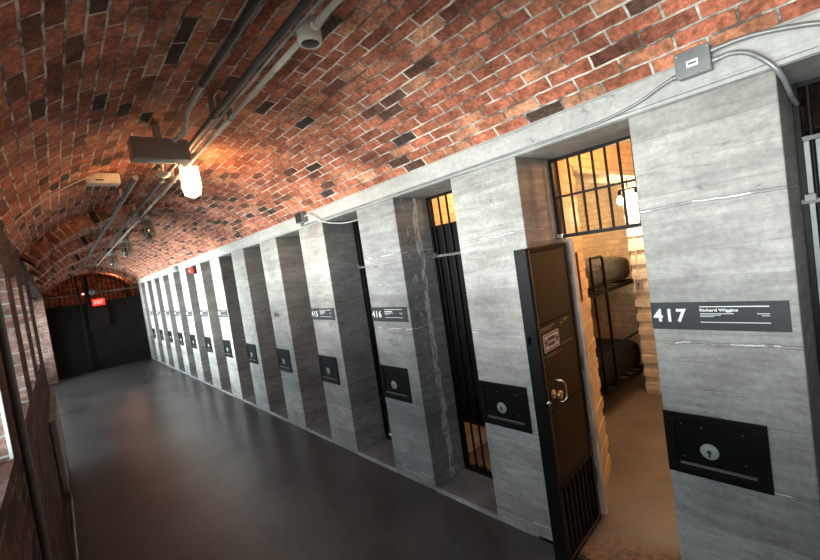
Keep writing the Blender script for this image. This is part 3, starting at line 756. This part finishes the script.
MB().lathe([(0,0),(.09,0),(.085,.03),(.04,.05),(0,.05)], Matrix.Rotation(PI/2,4,'X'), 16).build('body', 'teal', sd)
MB().lathe([(0,0),(.03,0),(.02,.02),(0,.025)], Matrix.Translation((-.22,-.01,-.02)) @ Matrix.Rotation(PI/2,4,'X'), 10).build('red_light', 'red_core', sd)
B(-.26, .1, .0, .04, -.03, .03).build('bracket', 'iron', sd)
tag(MB().cyl((-1.52,15.45,0),(-1.52,15.45,2.9), .03, 10).build('standpipe', 'iron'), 'black vertical pipe left of the exit sign before the end gate', 'pipe')

# ---------------------------------------------------------------- left side: radiator and heating pipes
rd = tag(empty('radiator', (-2.30, 5.0, .0)), 'grey ribbed radiator standing under the windows on the left wall', 'radiator')
for i in range(20):
    B(.005, .055, i*.085, i*.085+.07, .26, .92).build('rib', 'radiator', rd, bevel=.012)
for z in (.30, .86): MB().cyl((.03,-.02,z),(.03,1.70,z), .018, 10).build('header', 'radiator', rd)
B(.002, .06, -.02, 1.72, .93, .945).build('cover', 'radiator', rd)
for y in (.12, 1.5): B(.01, .05, y, y+.04, 0, .26).build('foot', 'radiator', rd)
hp = tag(empty('heating_pipe', (-2.275, 2.20, 0)), 'dark vertical heating pipe with valve at the lower left', 'pipe')
MB().cyl((0,0,0),(0,0,2.45), .014, 12).build('tube', 'pipe_dark', hp)
MB().cyl((0,0,.56),(0,0,.66), .034, 12).cyl((0,0,.61),(.06,0,.61), .018, 10).build('valve', 'pipe_dark', hp)
MB().lathe([(0,0),(.035,0),(.035,.01),(0,.012)], Matrix.Translation((.06,0,.61)) @ Matrix.Rotation(PI/2,4,'Y'), 12).build('hand_wheel', 'iron', hp)
hq = tag(empty('heating_pipe', (-2.25, 3.0, 0)), 'low dark pipe running along the left wall to the radiator', 'pipe')
MB().tube([(0,0,.0),(0,0,.12),(0,.04,.15),(0,.10,.16),(0,2.02,.16),(0,2.08,.18),(0,2.1,.26)], .014, 10).build('tube', 'pipe_dark', hq)
cs = tag(empty('window_casement', (-2.345, 2.085, 1.41)), 'bright white edge of a casement at the left border of the photo', 'window')
B(.036, .045, -.012, .012, 0, .80).build('stile', 'wood', cs)

# ---------------------------------------------------------------- lights
def area(name, loc, sx, sy, power, color, rot, spread=PI):
    l = bpy.data.lights.new(name, 'AREA'); l.shape = 'RECTANGLE'; l.size = sx; l.size_y = sy; l.energy = power; l.color = color; l.spread = spread
    o = bpy.data.objects.new(name, l); COL.objects.link(o); o.location = loc; o.rotation_euler = rot; return o
def point(name, loc, power, color, r):
    l = bpy.data.lights.new(name, 'POINT'); l.energy = power; l.color = color; l.shadow_soft_size = r
    o = bpy.data.objects.new(name, l); COL.objects.link(o); o.location = loc; return o
DAY = (1, .965, .92)
# daylight entering each window: size_x along z, size_y along the wall
for (a, b) in WIN:
    area('window_daylight', (XL-T-.03, (a+b)/2, (ZS+ZH)/2), ZH-ZS, b-a, (19 if b < 1.4 else 34)*(b-a), DAY, (0, -PI/2-.17, 0), 1.0)
for i in range(5):
    s = (BAY[1]-BAY[0])/5; y = BAY[0]+(i+.5)*s
    area('window_daylight', (XL-.50, y, 1.5), 1.5, s-.25, 68, DAY, (0, -PI/2-.08, 0), 1.1)
point('cell_bulb_and_fill_light', (2.4, 1.62, 2.09), 12, (1, .74, .46), .04)
point('cell_bulb_and_fill_light', (2.4, 1.78, 2.09), 12, (1, .74, .46), .04)
point('cell_bulb_and_fill_light', (1.0, 2.3, 2.5), 13, (1, .50, .19), .04)  # unseen light added without a fixture, warms the neighbouring cell
point('cell_bulb_and_fill_light', (1.1, .86, 2.45), 19, (1, .42, .15), .04)  # added fill with no lamp built, turns stub and jamb orange
point('lobby_lamp_light', (-.5, 17.2, 2.75), 14, (1, .45, .2), .06)
point('beacon_light', (-.15, 8.62, 2.31), .25, (1, .1, .06), .04)
w = bpy.data.worlds.new('sky'); SC.world = w; w.use_nodes = True
w.node_tree.nodes['Background'].inputs['Color'].default_value = (.80, .90, 1, 1)
w.node_tree.nodes['Background'].inputs['Strength'].default_value = 10

# ---------------------------------------------------------------- camera
cam = bpy.data.cameras.new('camera'); co = bpy.data.objects.new('camera', cam); COL.objects.link(co)
yaw, pit, roll = .70867, -.0485, -.1480
yaw = 0.7097
fw = Vector((math.sin(yaw)*math.cos(pit), math.cos(yaw)*math.cos(pit), math.sin(pit)))
rt = Vector((math.cos(yaw), -math.sin(yaw), 0)); up = rt.cross(fw)
r2 = rt*math.cos(roll) + up*math.sin(roll); u2 = -rt*math.sin(roll) + up*math.cos(roll)
mw = Matrix((( r2.x, u2.x, -fw.x, -2.1169), (r2.y, u2.y, -fw.y, 0), (r2.z, u2.z, -fw.z, 1.8999), (0,0,0,1)))
co.matrix_world = mw
cam.sensor_fit = 'HORIZONTAL'; cam.sensor_width = 36; cam.lens = 414.4934*36/820; cam.clip_start = .02
SC.camera = co
SC.view_settings.view_transform = 'Standard'; SC.view_settings.look = 'None'; SC.view_settings.gamma = 1
SC.view_settings.use_curve_mapping = False; SC.view_settings.exposure = 0.15
SC.cycles.max_bounces = 8; SC.cycles.diffuse_bounces = 3; SC.cycles.use_denoising = True
